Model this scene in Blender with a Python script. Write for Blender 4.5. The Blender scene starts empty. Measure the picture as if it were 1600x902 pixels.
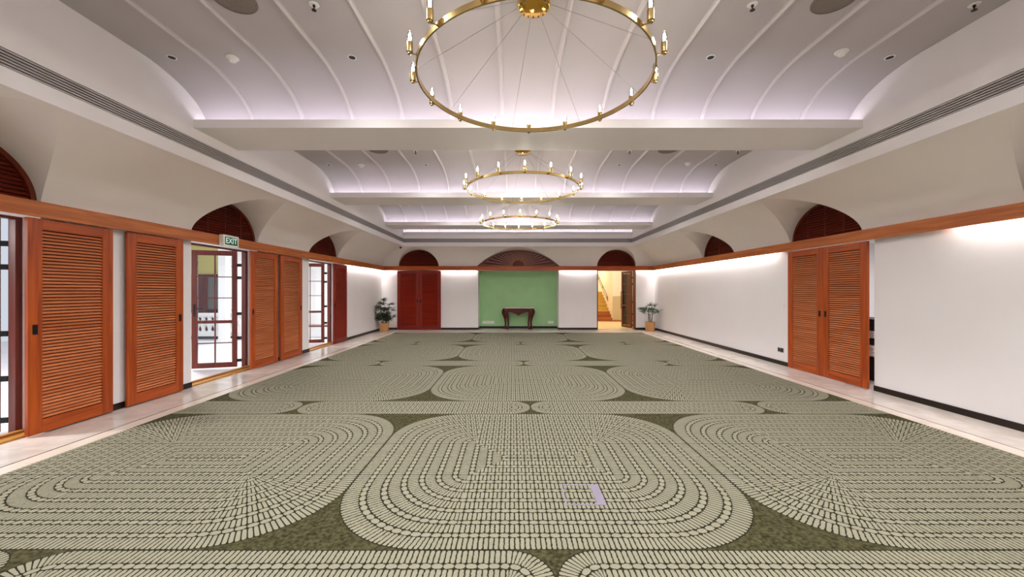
import bpy, bmesh, math, random
from mathutils import Vector, Matrix
random.seed(7)
PI = math.pi
SC = bpy.context.scene
COL = SC.collection

# ------------------------------------------------------------------ camera, world, exposure
cam_d = bpy.data.cameras.new('camera')
cam = bpy.data.objects.new('camera', cam_d); COL.objects.link(cam)
cam.location = (0, 0, 1.6); cam.rotation_euler = (PI/2, 0, 0)
cam_d.sensor_width = 36.0; cam_d.lens = 595/1600*36
cam_d.shift_y = 3/1600; cam_d.shift_x = -0.7/1600
cam_d.clip_start = 0.02; cam_d.clip_end = 200
SC.camera = cam

W = bpy.data.worlds.new('world'); SC.world = W; W.use_nodes = True
W.node_tree.nodes['Background'].inputs[0].default_value = (0.80, 0.88, 1.0, 1)
W.node_tree.nodes['Background'].inputs[1].default_value = 0.32

SC.view_settings.view_transform = 'Standard'
SC.view_settings.look = 'None'
SC.view_settings.gamma = 1.0
SC.view_settings.use_curve_mapping = False
SC.view_settings.exposure = 1.28

BULB_E = 74.0       # chandelier bulbs
COVE_E = 4.2        # LED strips in the ceiling beams
BAND_E = 34.0        # LED strips behind the wooden rail
SPOT_W = 98.0        # added fill spots, most without fittings; weak ones in the spotlights

# ------------------------------------------------------------------ room measures (metres)
XL, XR, YF, YB = -5.31, 5.78, 15.48, -2.486
FL, FR, FY = -4.19, 4.60, 14.65
PL, PR, PF = FL-XL, XR-FR, YF-FY
ZB0, ZB1 = 2.405, 2.58           # wooden rail
ZF = 3.294                       # lower edge of the cornice
ZG0, ZG1 = 3.446, 3.602          # air grille
ZC = 4.28                        # flat ceiling
ZM0, ZM1 = 3.737, 3.846          # beam soffit, lip
CX = 0.20                        # axis of the hall
BAY = 3.743
ARCH_Y = (3.47, 7.11, 10.75); AHW = 0.815; ARISE = 0.67

# ------------------------------------------------------------------ materials
def lin(r, g, b):
    f = lambda c: (c/255/12.92) if c/255 <= 0.04045 else ((c/255+0.055)/1.055)**2.4
    return (f(r), f(g), f(b), 1)

def newmat(name):
    m = bpy.data.materials.new(name); m.use_nodes = True
    nt = m.node_tree
    return m, nt, nt.nodes['Principled BSDF']

def paint(name, col, rough=0.6, var=0.04, scale=3.0, bump=0.0, metal=0.0, spec=0.3):
    m, nt, b = newmat(name)
    tc = nt.nodes.new('ShaderNodeTexCoord'); n = nt.nodes.new('ShaderNodeTexNoise')
    n.inputs['Scale'].default_value = scale; n.inputs['Detail'].default_value = 4
    nt.links.new(tc.outputs['Object'], n.inputs['Vector'])
    r = nt.nodes.new('ShaderNodeValToRGB')
    c = lin(*col)
    r.color_ramp.elements[0].position = 0.3; r.color_ramp.elements[1].position = 0.7
    r.color_ramp.elements[0].color = tuple(min(1, x*(1-var)) for x in c[:3])+(1,)
    r.color_ramp.elements[1].color = tuple(min(1, x*(1+var)) for x in c[:3])+(1,)
    nt.links.new(n.outputs['Fac'], r.inputs['Fac']); nt.links.new(r.outputs['Color'], b.inputs['Base Color'])
    b.inputs['Roughness'].default_value = rough; b.inputs['Metallic'].default_value = metal
    b.inputs['Specular IOR Level'].default_value = spec
    if bump:
        n2 = nt.nodes.new('ShaderNodeTexNoise'); n2.inputs['Scale'].default_value = scale*40
        nt.links.new(tc.outputs['Object'], n2.inputs['Vector'])
        bp = nt.nodes.new('ShaderNodeBump'); bp.inputs['Strength'].default_value = bump; bp.inputs['Distance'].default_value = 0.002
        nt.links.new(n2.outputs['Fac'], bp.inputs['Height']); nt.links.new(bp.outputs['Normal'], b.inputs['Normal'])
    return m

def wood(name, dark, light, axis='z', rough=0.38, spec=0.4):
    m, nt, b = newmat(name)
    tc = nt.nodes.new('ShaderNodeTexCoord'); mp = nt.nodes.new('ShaderNodeMapping')
    s = {'x': (1.2, 22, 22), 'y': (22, 1.2, 22), 'z': (22, 22, 1.2)}[axis]
    mp.inputs['Scale'].default_value = s
    oi = nt.nodes.new('ShaderNodeObjectInfo')
    cmb = nt.nodes.new('ShaderNodeVectorMath'); cmb.operation = 'ADD'
    nt.links.new(tc.outputs['Object'], cmb.inputs[0])
    sc = nt.nodes.new('ShaderNodeMath'); sc.operation = 'MULTIPLY'; sc.inputs[1].default_value = 17
    nt.links.new(oi.outputs['Random'], sc.inputs[0]); nt.links.new(sc.outputs[0], cmb.inputs[1])
    nt.links.new(cmb.outputs[0], mp.inputs['Vector'])
    n = nt.nodes.new('ShaderNodeTexNoise'); n.inputs['Scale'].default_value = 1; n.inputs['Detail'].default_value = 6
    n.inputs['Distortion'].default_value = 0.6
    nt.links.new(mp.outputs['Vector'], n.inputs['Vector'])
    r = nt.nodes.new('ShaderNodeValToRGB')
    r.color_ramp.elements[0].position = 0.32; r.color_ramp.elements[1].position = 0.68
    r.color_ramp.elements[0].color = lin(*dark); r.color_ramp.elements[1].color = lin(*light)
    nt.links.new(n.outputs['Fac'], r.inputs['Fac']); nt.links.new(r.outputs['Color'], b.inputs['Base Color'])
    b.inputs['Roughness'].default_value = rough; b.inputs['Specular IOR Level'].default_value = spec
    return m

def emit(name, col, strength):
    m = bpy.data.materials.new(name); m.use_nodes = True; nt = m.node_tree
    nt.nodes.remove(nt.nodes['Principled BSDF'])
    e = nt.nodes.new('ShaderNodeEmission'); e.inputs[0].default_value = col; e.inputs[1].default_value = strength
    nt.links.new(e.outputs[0], nt.nodes['Material Output'].inputs[0])
    return m

def glass(name, tint=(0.92, 0.95, 0.96, 1), refl=0.08):
    m = bpy.data.materials.new(name); m.use_nodes = True; nt = m.node_tree
    nt.nodes.remove(nt.nodes['Principled BSDF'])
    t = nt.nodes.new('ShaderNodeBsdfTransparent'); t.inputs[0].default_value = tint
    g = nt.nodes.new('ShaderNodeBsdfGlossy'); g.inputs['Roughness'].default_value = 0.03
    mx = nt.nodes.new('ShaderNodeMixShader')
    fr = nt.nodes.new('ShaderNodeFresnel'); fr.inputs[0].default_value = 1.45
    nt.links.new(fr.outputs[0], mx.inputs[0]); nt.links.new(t.outputs[0], mx.inputs[1]); nt.links.new(g.outputs[0], mx.inputs[2])
    nt.links.new(mx.outputs[0], nt.nodes['Material Output'].inputs[0])
    return m

M = {}
M['wall'] = paint('wall_paint', (236, 232, 232), 0.55, 0.015, 1.5)
M['vault'] = paint('vault_plaster', (232, 226, 220), 0.7, 0.02, 1.2)
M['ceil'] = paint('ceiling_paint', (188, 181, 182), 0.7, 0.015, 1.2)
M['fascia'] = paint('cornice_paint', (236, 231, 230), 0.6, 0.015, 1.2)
M['bead'] = paint('bead_paint', (208, 201, 201), 0.6, 0.015, 1.2)
M['green'] = paint('green_wall_paint', (166, 210, 154), 0.55, 0.04, 2.0)
M['black'] = paint('dark_skirting', (34, 22, 16), 0.35, 0.1, 6)
M['dark'] = paint('dark_cavity', (40, 36, 34), 0.8, 0.1, 3)
M['grille'] = paint('grille_metal', (176, 170, 168), 0.45, 0.03, 5, metal=0.2)
M['teak_z'] = wood('teak_upright', (142, 54, 9), (184, 84, 22), 'z')
M['teak_x'] = wood('teak_level', (142, 54, 9), (184, 84, 22), 'x')
M['teak_y'] = wood('teak_rail', (156, 76, 24), (194, 112, 48), 'y')
M['slat'] = wood('teak_slat_lit', (184, 98, 54), (218, 136, 88), 'x', 0.32)  # paler than the frame teak: gloss light put into the colour
M['red_z'] = wood('red_timber_upright', (110, 22, 8), (138, 34, 14), 'z')
M['red_x'] = wood('red_timber_level', (110, 22, 8), (138, 34, 14), 'x')
M['redslat'] = wood('red_timber_slat', (142, 30, 12), (172, 50, 24), 'x')
M['ray'] = wood('fan_ray_lit', (176, 98, 66), (206, 134, 98), 'x', 0.32)  # slat highlights put into this paler colour
M['slatback'] = wood('slat_backing', (58, 18, 8), (78, 26, 12), 'x', 0.6)
M['mahog'] = wood('mahogany_slat', (100, 28, 16), (132, 48, 30), 'x', 0.35)
M['mahogp'] = wood('mahogany_panel', (66, 16, 9), (88, 24, 14), 'x', 0.45)
M['mahogz'] = wood('mahogany_frame', (80, 24, 10), (112, 40, 18), 'z', 0.35)
M['thresh'] = wood('threshold_oak', (150, 96, 36), (196, 140, 66), 'y', 0.4)
M['brass'] = paint('antique_brass', (190, 164, 108), 0.26, 0.08, 8, metal=1.0)
M['brassp'] = paint('polished_brass', (214, 164, 70), 0.14, 0.05, 8, metal=1.0)
M['steel'] = paint('cable_steel', (150, 146, 142), 0.35, 0.05, 20, metal=0.7)
M['nickel'] = paint('satin_nickel', (148, 138, 156), 0.35, 0.04, 20, metal=0.1)
M['plastic'] = paint('white_plastic', (236, 234, 228), 0.4, 0.01, 5)
M['greyplastic'] = paint('grey_socket', (110, 106, 100), 0.45, 0.05, 12)
M['speaker'] = paint('speaker_mesh', (128, 118, 110), 0.8, 0.1, 60)
M['lens'] = paint('black_glass', (10, 9, 9), 0.5, 0.05, 10)
M['iron'] = paint('black_iron', (24, 20, 20), 0.4, 0.1, 12)
M['pane'] = glass('window_glass')
M['bulb'] = emit('bulb_glow', (1.0, 0.94, 0.88, 1), BULB_E)
M['bulbglass'] = glass('bulb_glass', (1, 0.99, 0.97, 1))
M['cove'] = emit('cove_led', (0.90, 0.87, 1.0, 1), COVE_E)
M['band'] = emit('wall_wash_led', (1.0, 0.95, 0.93, 1), BAND_E)
M['exitface'] = emit('exit_face', lin(34, 78, 52), 0.38)
M['exitword'] = emit('exit_word', lin(200, 218, 204), 0.42)
M['marble'] = paint('marble_top', (232, 222, 208), 0.25, 0.06, 6)
M['clay'] = paint('pot_clay', (196, 146, 96), 0.7, 0.08, 5, bump=0.2)
M['soil'] = paint('soil', (52, 38, 28), 0.95, 0.3, 30)
M['leaf'] = paint('palm_leaf', (44, 70, 36), 0.4, 0.35, 14)
M['leafd'] = paint('bushy_leaf', (40, 58, 32), 0.4, 0.35, 14)
M['stem'] = paint('palm_stem', (72, 58, 38), 0.8, 0.25, 20)
M['yellow'] = paint('ochre_wall', (204, 184, 110), 0.7, 0.05, 1)
M['white'] = paint('white_masonry', (236, 234, 232), 0.6, 0.02, 2)
M['vfloor'] = paint('veranda_floor', (218, 216, 220), 0.3, 0.04, 1.2)
M['cream'] = paint('stairwell_paint', (238, 222, 194), 0.6, 0.02, 1)
M['wains'] = paint('wainscot_paint', (206, 182, 140), 0.6, 0.03, 2)
M['sfloor'] = paint('stairwell_floor', (222, 198, 144), 0.35, 0.06, 3)
M['tread'] = wood('stair_tread', (184, 142, 52), (212, 172, 80), 'x', 0.4)
M['riser'] = wood('stair_riser', (150, 76, 28), (186, 108, 48), 'x', 0.45)
M['linen'] = paint('white_linen', (240, 238, 236), 0.8, 0.03, 8)
M['crate'] = paint('black_crate', (20, 19, 20), 0.5, 0.1, 8)

def stone_mat(name, a, b_, rough):
    m, nt, b = newmat(name)
    g = nt.nodes.new('ShaderNodeNewGeometry'); n = nt.nodes.new('ShaderNodeTexNoise')
    n.inputs['Scale'].default_value = 2.2; n.inputs['Detail'].default_value = 8; n.inputs['Distortion'].default_value = 1.2
    oi = nt.nodes.new('ShaderNodeObjectInfo'); ad = nt.nodes.new('ShaderNodeVectorMath'); ad.operation = 'ADD'
    mu = nt.nodes.new('ShaderNodeMath'); mu.operation = 'MULTIPLY'; mu.inputs[1].default_value = 31
    nt.links.new(oi.outputs['Random'], mu.inputs[0]); nt.links.new(mu.outputs[0], ad.inputs[1]); nt.links.new(g.outputs['Position'], ad.inputs[0])
    nt.links.new(ad.outputs[0], n.inputs['Vector'])
    r = nt.nodes.new('ShaderNodeValToRGB'); r.color_ramp.elements[0].position = .3; r.color_ramp.elements[1].position = .7
    r.color_ramp.elements[0].color = lin(*a); r.color_ramp.elements[1].color = lin(*b_)
    nt.links.new(n.outputs['Fac'], r.inputs['Fac']); nt.links.new(r.outputs['Color'], b.inputs['Base Color'])
    b.inputs['Roughness'].default_value = rough
    return m
M['stone'] = stone_mat('cream_marble', (204, 192, 182), (228, 219, 210), 0.16)
M['stone2'] = stone_mat('pale_marble', (222, 206, 190), (236, 224, 210), 0.2)
M['inlay'] = stone_mat('dark_inlay', (70, 50, 38), (88, 64, 50), 0.25)

def carpet_mat():
    m, nt, b = newmat('woven_carpet')
    def mth(op, a, c=None, d=None):
        n = nt.nodes.new('ShaderNodeMath'); n.operation = op
        for i, v in enumerate((a, c, d)):
            if v is None: continue
            if isinstance(v, (int, float)): n.inputs[i].default_value = v
            else: nt.links.new(v, n.inputs[i])
        return n.outputs[0]
    add = lambda a, c: mth('ADD', a, c)
    sub = lambda a, c: mth('SUBTRACT', a, c)
    mul = lambda a, c: mth('MULTIPLY', a, c)
    div = lambda a, c: mth('DIVIDE', a, c)
    def sel(f, a, c): return add(mul(f, a), mul(sub(1.0, f), c))       # f ? a : c
    g = nt.nodes.new('ShaderNodeNewGeometry'); s = nt.nodes.new('ShaderNodeSeparateXYZ')
    # a slight waver, as woven edges have
    wn = nt.nodes.new('ShaderNodeTexNoise'); wn.inputs['Scale'].default_value = 55; wn.inputs['Detail'].default_value = 1
    nt.links.new(g.outputs['Position'], wn.inputs['Vector'])
    nt.links.new(g.outputs['Position'], s.inputs[0])
    wob = mul(sub(wn.outputs['Fac'], 0.5), 0.010)
    X = add(s.outputs[0], wob); Y = sub(s.outputs[1], wob)
    P = 3.14; X0 = 0.245
    w = mth('FLOORED_MODULO', sub(Y, 2.05-0.285), P)
    nar = mth('LESS_THAN', w, 0.57)
    yc = sub(w, sel(nar, 0.285, 0.57+1.285))
    hh = sel(nar, 0.285, 1.285)
    xc = sub(mth('FLOORED_MODULO', add(sub(X, X0), sel(nar, 0.0, P/2)), P), P/2)
    r = sel(nar, 0.27, 0.74)
    ax = mth('ABSOLUTE', xc); ay = mth('ABSOLUTE', yc)
    qx = sub(ax, sub(P/2, r)); qy = sub(ay, sub(hh, r))
    corner = mul(mth('GREATER_THAN', qx, 0.0), mth('GREATER_THAN', qy, 0.0))
    ln = mth('SQRT', add(mul(qx, qx), mul(qy, qy)))
    d1 = sub(r, sel(corner, ln, mth('MAXIMUM', qx, qy)))
    r = sel(nar, 0.27, 0.95)
    qx = sub(ax, sub(P/2, r)); qy = sub(ay, sub(hh, r))
    corner = mul(mth('GREATER_THAN', qx, 0.0), mth('GREATER_THAN', qy, 0.0))
    ln = mth('SQRT', add(mul(qx, qx), mul(qy, qy)))
    d2 = sub(r, sel(corner, ln, mth('MAXIMUM', qx, qy)))
    bl = mth('MINIMUM', mth('MAXIMUM', div(d1, 0.55), 0.0), 1.0)
    d = sel(bl, d2, d1)
    gq = div(d, 0.1385)
    fl = mth('FLOOR', gq)
    rad = mth('MAXIMUM', sub(r, mul(fl, 0.1385)), 0.1)
    ang = mth('ARCTAN2', qy, qx)
    L = sel(corner, mul(ang, rad), sel(mth('GREATER_THAN', qx, qy), yc, xc))
    k = mth('ROUND', gq)
    kr = mth('MAXIMUM', sub(r, mul(k, 0.1385)), 0.08)
    Lo = sel(corner, mul(ang, kr), sel(mth('GREATER_THAN', qx, qy), yc, xc))
    og = sub(gq, k)
    isov = mul(mth('LESS_THAN', mth('ABSOLUTE', og), 0.17), mth('GREATER_THAN', k, 0.5))
    u = sub(mth('FRACT', div(Lo, 0.066)), 0.5)
    ell = add(mth('POWER', mth('ABSOLUTE', div(u, 0.46)), 2.4), mth('POWER', mth('ABSOLUTE', div(og, 0.145)), 2.4))
    ov = mth('LESS_THAN', ell, 1.0)
    ub = mth('ABSOLUTE', sub(mth('FRACT', div(L, 0.033)), 0.5))
    t = mth('FRACT', gq)
    first = mth('LESS_THAN', gq, 1.0)
    tb = div(mth('ABSOLUTE', sub(t, sel(first, 0.435, 0.5))), sel(first, 0.385, 0.305))
    bar = mth('LESS_THAN', add(mth('POWER', div(ub, 0.375), 5.0), mth('POWER', tb, 6.0)), 1.0)
    piece = sel(isov, ov, bar)
    wedge = mth('LESS_THAN', d, 0.0)
    # colours
    n1 = nt.nodes.new('ShaderNodeTexNoise'); n1.inputs['Scale'].default_value = 260; n1.inputs['Detail'].default_value = 2
    n2 = nt.nodes.new('ShaderNodeTexNoise'); n2.inputs['Scale'].default_value = 9; n2.inputs['Detail'].default_value = 5
    nt.links.new(g.outputs['Position'], n1.inputs['Vector']); nt.links.new(g.outputs['Position'], n2.inputs['Vector'])
    def mix(f, a, c):
        n = nt.nodes.new('ShaderNodeMix'); n.data_type = 'RGBA'
        if isinstance(f, (int, float)): n.inputs[0].default_value = f
        else: nt.links.new(f, n.inputs[0])
        for i, v in ((6, a), (7, c)):
            if isinstance(v, tuple): n.inputs[i].default_value = v
            else: nt.links.new(v, n.inputs[i])
        return n.outputs[2]
    light = mix(n2.outputs['Fac'], lin(152, 148, 126), lin(170, 165, 142))
    line = lin(42, 41, 25)
    n3 = nt.nodes.new('ShaderNodeTexNoise'); n3.inputs['Scale'].default_value = 42; n3.inputs['Detail'].default_value = 4
    nt.links.new(g.outputs['Position'], n3.inputs['Vector'])
    mot = mth('MINIMUM', mth('MAXIMUM', mul(sub(n3.outputs['Fac'], 0.3), 2.5), 0.0), 1.0)
    grd = mix(mot, lin(42, 38, 18), lin(96, 92, 62))
    c = mix(wedge, mix(piece, line, light), grd)
    c2 = mix(mul(n1.outputs['Fac'], 0.28), c, (0.03, 0.03, 0.02, 1))
    nt.links.new(c2, b.inputs['Base Color'])
    b.inputs['Roughness'].default_value = 0.95; b.inputs['Specular IOR Level'].default_value = 0.1
    bp = nt.nodes.new('ShaderNodeBump'); bp.inputs['Strength'].default_value = 0.35; bp.inputs['Distance'].default_value = 0.003
    nt.links.new(add(mul(n1.outputs['Fac'], 0.6), mul(piece, 0.5)), bp.inputs['Height'])
    nt.links.new(bp.outputs['Normal'], b.inputs['Normal'])
    return m
M['carpet'] = carpet_mat()

# ------------------------------------------------------------------ helpers
def bx(bm, x0, x1, y0, y1, z0, z1, bev=0.0):
    v = [bm.verts.new(p) for p in ((x0,y0,z0),(x1,y0,z0),(x1,y1,z0),(x0,y1,z0),(x0,y0,z1),(x1,y0,z1),(x1,y1,z1),(x0,y1,z1))]
    fs = [bm.faces.new([v[i] for i in q]) for q in ((0,3,2,1),(4,5,6,7),(0,1,5,4),(1,2,6,5),(2,3,7,6),(3,0,4,7))]
    if bev:
        es = list({e for f in fs for e in f.edges})
        bmesh.ops.bevel(bm, geom=es, offset=bev, segments=1, profile=0.5, affect='EDGES')

def tube(bm, pts, rad, n=8, cap=True):
    pts = [Vector(p) for p in pts]
    if isinstance(rad, (int, float)): rad = [rad]*len(pts)
    rings = []; prev = None
    for i, p in enumerate(pts):
        t = (pts[min(i+1, len(pts)-1)] - pts[max(i-1, 0)]).normalized()
        if prev is None:
            a = Vector((0,0,1)) if abs(t.z) < 0.9 else Vector((1,0,0))
            u = t.cross(a).normalized()
        else:
            u = (prev - t*prev.dot(t)).normalized()
        prev = u; v = t.cross(u)
        rings.append([bm.verts.new(p + (u*math.cos(2*PI*k/n) + v*math.sin(2*PI*k/n))*rad[i]) for k in range(n)])
    for a, b in zip(rings, rings[1:]):
        for k in range(n):
            bm.faces.new((a[k], a[(k+1)%n], b[(k+1)%n], b[k]))
    if cap:
        bm.faces.new(rings[0][::-1]); bm.faces.new(rings[-1])

def lathe(bm, prof, n=16, c=(0,0,0)):
    rings = []
    for r, z in prof:
        if r < 1e-5: rings.append([bm.verts.new((c[0], c[1], c[2]+z))])
        else: rings.append([bm.verts.new((c[0]+r*math.cos(2*PI*k/n), c[1]+r*math.sin(2*PI*k/n), c[2]+z)) for k in range(n)])
    for a, b in zip(rings, rings[1:]):
        for k in range(n):
            if len(a) == 1 and len(b) == 1: continue
            if len(a) == 1: bm.faces.new((a[0], b[(k+1)%n], b[k]))
            elif len(b) == 1: bm.faces.new((a[k], a[(k+1)%n], b[0]))
            else: bm.faces.new((a[k], a[(k+1)%n], b[(k+1)%n], b[k]))

def prism(bm, poly, y0, y1):
    """poly of (x, z) extruded along y"""
    a = [bm.verts.new((x, y0, z)) for x, z in poly]; b = [bm.verts.new((x, y1, z)) for x, z in poly]
    bm.faces.new(a); bm.faces.new(b[::-1])
    n = len(poly)
    for i in range(n): bm.faces.new((a[i], b[i], b[(i+1)%n], a[(i+1)%n]))

def mesh(bm, name, mat, smooth=False, fix=True):
    if fix: bmesh.ops.recalc_face_normals(bm, faces=bm.faces)
    me = bpy.data.meshes.new(name); bm.to_mesh(me); bm.free()
    me.materials.append(mat)
    if smooth:
        for p in me.polygons: p.use_smooth = True
        try: me.set_sharp_from_angle(angle=math.radians(40))
        except Exception: pass
    return me

def link(name, me, parent=None, loc=(0,0,0), rot=(0,0,0), label=None):
    o = bpy.data.objects.new(name, me); COL.objects.link(o)
    o.location = loc; o.rotation_euler = rot
    if parent is not None: o.parent = parent
    if label: o['label'] = label
    return o

def obj(name, bm, mat, parent=None, smooth=False, label=None, loc=(0,0,0)):
    return link(name, mesh(bm, name, mat, smooth), parent, loc, label=label)

def boxobj(name, dims, mat, parent=None, bev=0.0, label=None):
    bm = bmesh.new(); bx(bm, *dims, bev=bev)
    return obj(name, bm, mat, parent, label=label)

def tag(o, label, cat, group=None, kind=None):
    o['label'] = label; o['category'] = cat
    if group: o['group'] = group
    if kind: o['kind'] = kind
    return o

def struct(o, label=None):
    o['kind'] = 'structure'
    if label: o['label'] = label
    return o

def thing(name, label, cat, loc=(0,0,0), rz=0, group=None):
    o = bpy.data.objects.new(name, None); COL.objects.link(o)
    o.empty_display_size = 0.1
    o.location = loc; o.rotation_euler = (0,0,rz)
    return tag(o, label, cat, group)

def copy_tree(o, parent=None):
    c = o.copy(); COL.objects.link(c); c.parent = parent
    for ch in list(o.children): copy_tree(ch, c)
    return c

# ------------------------------------------------------------------ floor: marble border round the carpet
CL, CR, CF = -4.41, 4.88, 14.38           # carpet edges
LL, LR, LF = -4.62, 5.10, 14.62           # inlay line
fl = struct(boxobj('floor', (XL, XR, YB, YF+0.7, -0.12, -0.02), M['inlay']), 'cream marble floor border with a thin dark inlay line')
G = 0.0015
def slab(x0, x1, y0, y1, mat, nm='marble_slab'):
    boxobj(nm, (x0+G, x1-G, y0+G, y1-G, -0.02, 0.0), mat, fl)
y = YB
while y < YF-0.01:
    y1 = min(y+0.9, YF)
    slab(XL, LL-0.008, y, y1, M['stone']); slab(LR+0.008, XR, y, y1, M['stone'])
    y = y1
y = YB
while y < LF-0.01:
    y1 = min(y+1.2, LF-0.008)
    if y1 > LF-0.05: y1 = LF-0.008
    slab(LL+0.008, CL, y, y1, M['stone2']); slab(CR, LR-0.008, y, y1, M['stone2'])
    if y1 >= LF-0.009: break
    y = y1
nx = 11; wx = (LR-LL-0.016)/nx
for i in range(nx):
    slab(LL+0.008+i*wx, LL+0.008+(i+1)*wx, LF+0.008, YF, M['stone'])
nx = 8; wx = (CR-CL)/nx
for i in range(nx):
    slab(CL+i*wx, CL+(i+1)*wx, CF, LF-0.008, M['stone2'])
boxobj('inlay_strip', (LL-0.008, LL+0.008, YB, LF, -0.02, -0.0003), M['inlay'], fl)
boxobj('inlay_strip', (LR-0.008, LR+0.008, YB, LF, -0.02, -0.0003), M['inlay'], fl)
boxobj('inlay_strip', (LL-0.008, LR+0.008, LF, LF+0.008, -0.02, -0.0003), M['inlay'], fl)
slab(-1.40, 1.88, YF, YF+0.65, M['stone'])                      # niche floor
slab(3.437, 5.01, YF, YF+0.3, M['stone'])
carpet = boxobj('carpet', (CL, CR, YB+0.02, CF, -0.02, 0.008), M['carpet'])
tag(carpet, 'sage green carpet woven with large rounded rings of pale dashes', 'carpet')

# ------------------------------------------------------------------ walls
DT = 2.42      # door head
def openings_y(lo, hi, ops):
    segs = []; y = lo
    for a, b in ops: segs.append((y, a)); y = b
    segs.append((y, hi)); return segs
OPS_L = [(c-AHW, c+AHW) for c in ARCH_Y]
bm = bmesh.new()
for a, b in openings_y(YB, YF+0.3, OPS_L): bx(bm, XL-0.29, XL, a, b, 0, ZB1)
for a, b in OPS_L: bx(bm, XL-0.29, XL, a, b, DT, ZB1)
wall_left = struct(obj('wall_left', bm, M['wall']), 'white wall broken by three doorways under arched lunettes')
bm = bmesh.new()
OPS_R = [(6.08, 7.93)]
for a, b in openings_y(YB, YF+0.3, OPS_R): bx(bm, XR, XR+0.3, a, b, 0, ZB1)
bx(bm, XR, XR+0.3, 6.08, 7.93, DT, ZB1)
wall_right = struct(obj('wall_right', bm, M['wall']), 'long white wall with one pair of louvred doors')
NX0, NX1, ND = -1.40, 1.88, 0.65
DX0, DX1 = 3.437, 5.01
bm = bmesh.new()
for a, b in ((XL, NX0), (NX1, DX0), (DX1, XR)): bx(bm, a, b, YF, YF+0.28, 0, ZB1)
bx(bm, DX0, DX1, YF, YF+0.28, DT, ZB1); bx(bm, NX0, NX1, YF, YF+ND, DT, ZB1)
bx(bm, NX0-0.28, NX0, YF+0.28, YF+ND+0.1, 0, ZB1); bx(bm, NX1, NX1+0.28, YF+0.28, YF+ND+0.1, 0, ZB1)
wall_back = struct(obj('wall_back', bm, M['wall']), 'white end wall with a green niche between two doorways')
struct(boxobj('wall_niche', (NX0, NX1, YF+ND, YF+ND+0.1, 0, ZB1), M['green']), 'plain green painted wall at the back of the niche')
struct(boxobj('wall_front', (XL-0.29, XR+0.3, YB-0.15, YB, 0, 4.5), M['wall']), 'white wall closing the hall behind')

# skirting
def skirt(name, runs):
    bm = bmesh.new()
    for r in runs: bx(bm, *r, 0.0, 0.085)
    struct(obj(name, bm, M['black']), 'dark skirting board along the foot of the wall')
T = 0.014
skirt('baseboard_left', [(XL, XL+T, a, b) for a, b in openings_y(YB, YF, OPS_L)])
skirt('baseboard_right', [(XR-T, XR, a, b) for a, b in openings_y(YB, YF, OPS_R)])
skirt('baseboard_back', [(XL+T, NX0+T, YF-T, YF), (NX0, NX0+T, YF, YF+ND), (NX0, NX1, YF+ND-T, YF+ND), (NX1-T, NX1, YF, YF+ND),
                         (NX1-T, DX0, YF-T, YF), (DX1, XR-T, YF-T, YF)])

# ------------------------------------------------------------------ vaults with lunettes
def ep(z):
    z = max(0.0, min(1.0, z)); n = 1.6
    return 1 - (1 - z**n)**(1/n)
B = ZF - ZB1
def arch_z(h, r, c):
    if h < 1.2: return r*math.sqrt(max(0.0, 1-c*c))
    R = (h*h+r*r)/(2*r)
    return max(0.0, math.sqrt(R*R-(h*c)**2) - (R-r))
def vault(name, mapf, p, arches, lo, hi, lo_p, hi_p, parent):
    """arches: (centre, half width, rise); lo_p/hi_p: mitre depth at each end"""
    cols = []                                   # (s at wall, z0, kind, info)
    edges = [lo] + [e for c, h, r in arches for e in (c-h, c+h)] + [hi]
    def z0_of(za, r):
        k = B/r - 1; z = za/B
        for _ in range(60):
            z2 = min(1.0, za*(1+k*ep(z))/B); z = 0.5*z+0.5*z2
        return z
    NR = 22
    def put(bm, sf, z0):
        out = []
        for j in range(NR+1):
            f = j/NR; z = z0 + (1-z0)*math.sin(f*PI/2)
            out.append(bm.verts.new(mapf(sf(z), p*ep(z), ZB1 + B*z)))
        return out
    bm = bmesh.new(); prev = None
    for i in range(len(edges)-1):
        a, b = edges[i], edges[i+1]
        if i % 2 == 0:
            n = 8
            for q in range(n+1):
                t = q/n
                def sf(z, a=a, b=b, t=t, i=i):
                    aa = a + (lo_p*ep(z) if i == 0 else 0); bb = b - (hi_p*ep(z) if i == len(edges)-2 else 0)
                    return aa + (bb-aa)*t
                c = put(bm, sf, 0.0)
                if prev and q > 0:
                    for j in range(NR): bm.faces.new((prev[j], prev[j+1], c[j+1], c[j]))
                prev = c
        else:
            cc, h, r = arches[i//2]; n = 40
            for q in range(n+1):
                th = PI - PI*q/n; s = cc + h*math.cos(th); za = arch_z(h, r, math.cos(th))
                c = put(bm, lambda z, s=s: s, z0_of(za, r))
                if q > 0:
                    for j in range(NR): bm.faces.new((prev[j], prev[j+1], c[j+1], c[j]))
                prev = c
    obj(name, bm, M['vault'], parent, smooth=True)
    for cc, h, r in arches:
        bm = bmesh.new(); prev = None; n = 40
        for q in range(n+1):
            th = PI - PI*q/n; s = cc + h*math.cos(th); za = arch_z(h, r, math.cos(th)); z0 = z0_of(za, r)
            c = []
            for j in range(9):
                f = j/8; e = -0.14 + (p*ep(z0)+0.14)*f
                g = max(0.0, e/(p*ep(z0))) if z0 > 1e-4 else 0
                c.append(bm.verts.new(mapf(s, e, ZB1 + za + (B*z0-za)*g)))
            if prev:
                for j in range(8): bm.faces.new((prev[j], prev[j+1], c[j+1], c[j]))
            prev = c
        obj('lunette_soffit', bm, M['vault'], parent, smooth=True)
side = [(c, AHW, ARISE) for c in ARCH_Y]
vault('vault', lambda s, e, z: (XL+e, s, z), PL, side, YB, YF, 0, PF, wall_left)
vault('vault', lambda s, e, z: (XR-e, s, z), PR, side, YB, YF, 0, PF, wall_right)
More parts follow.
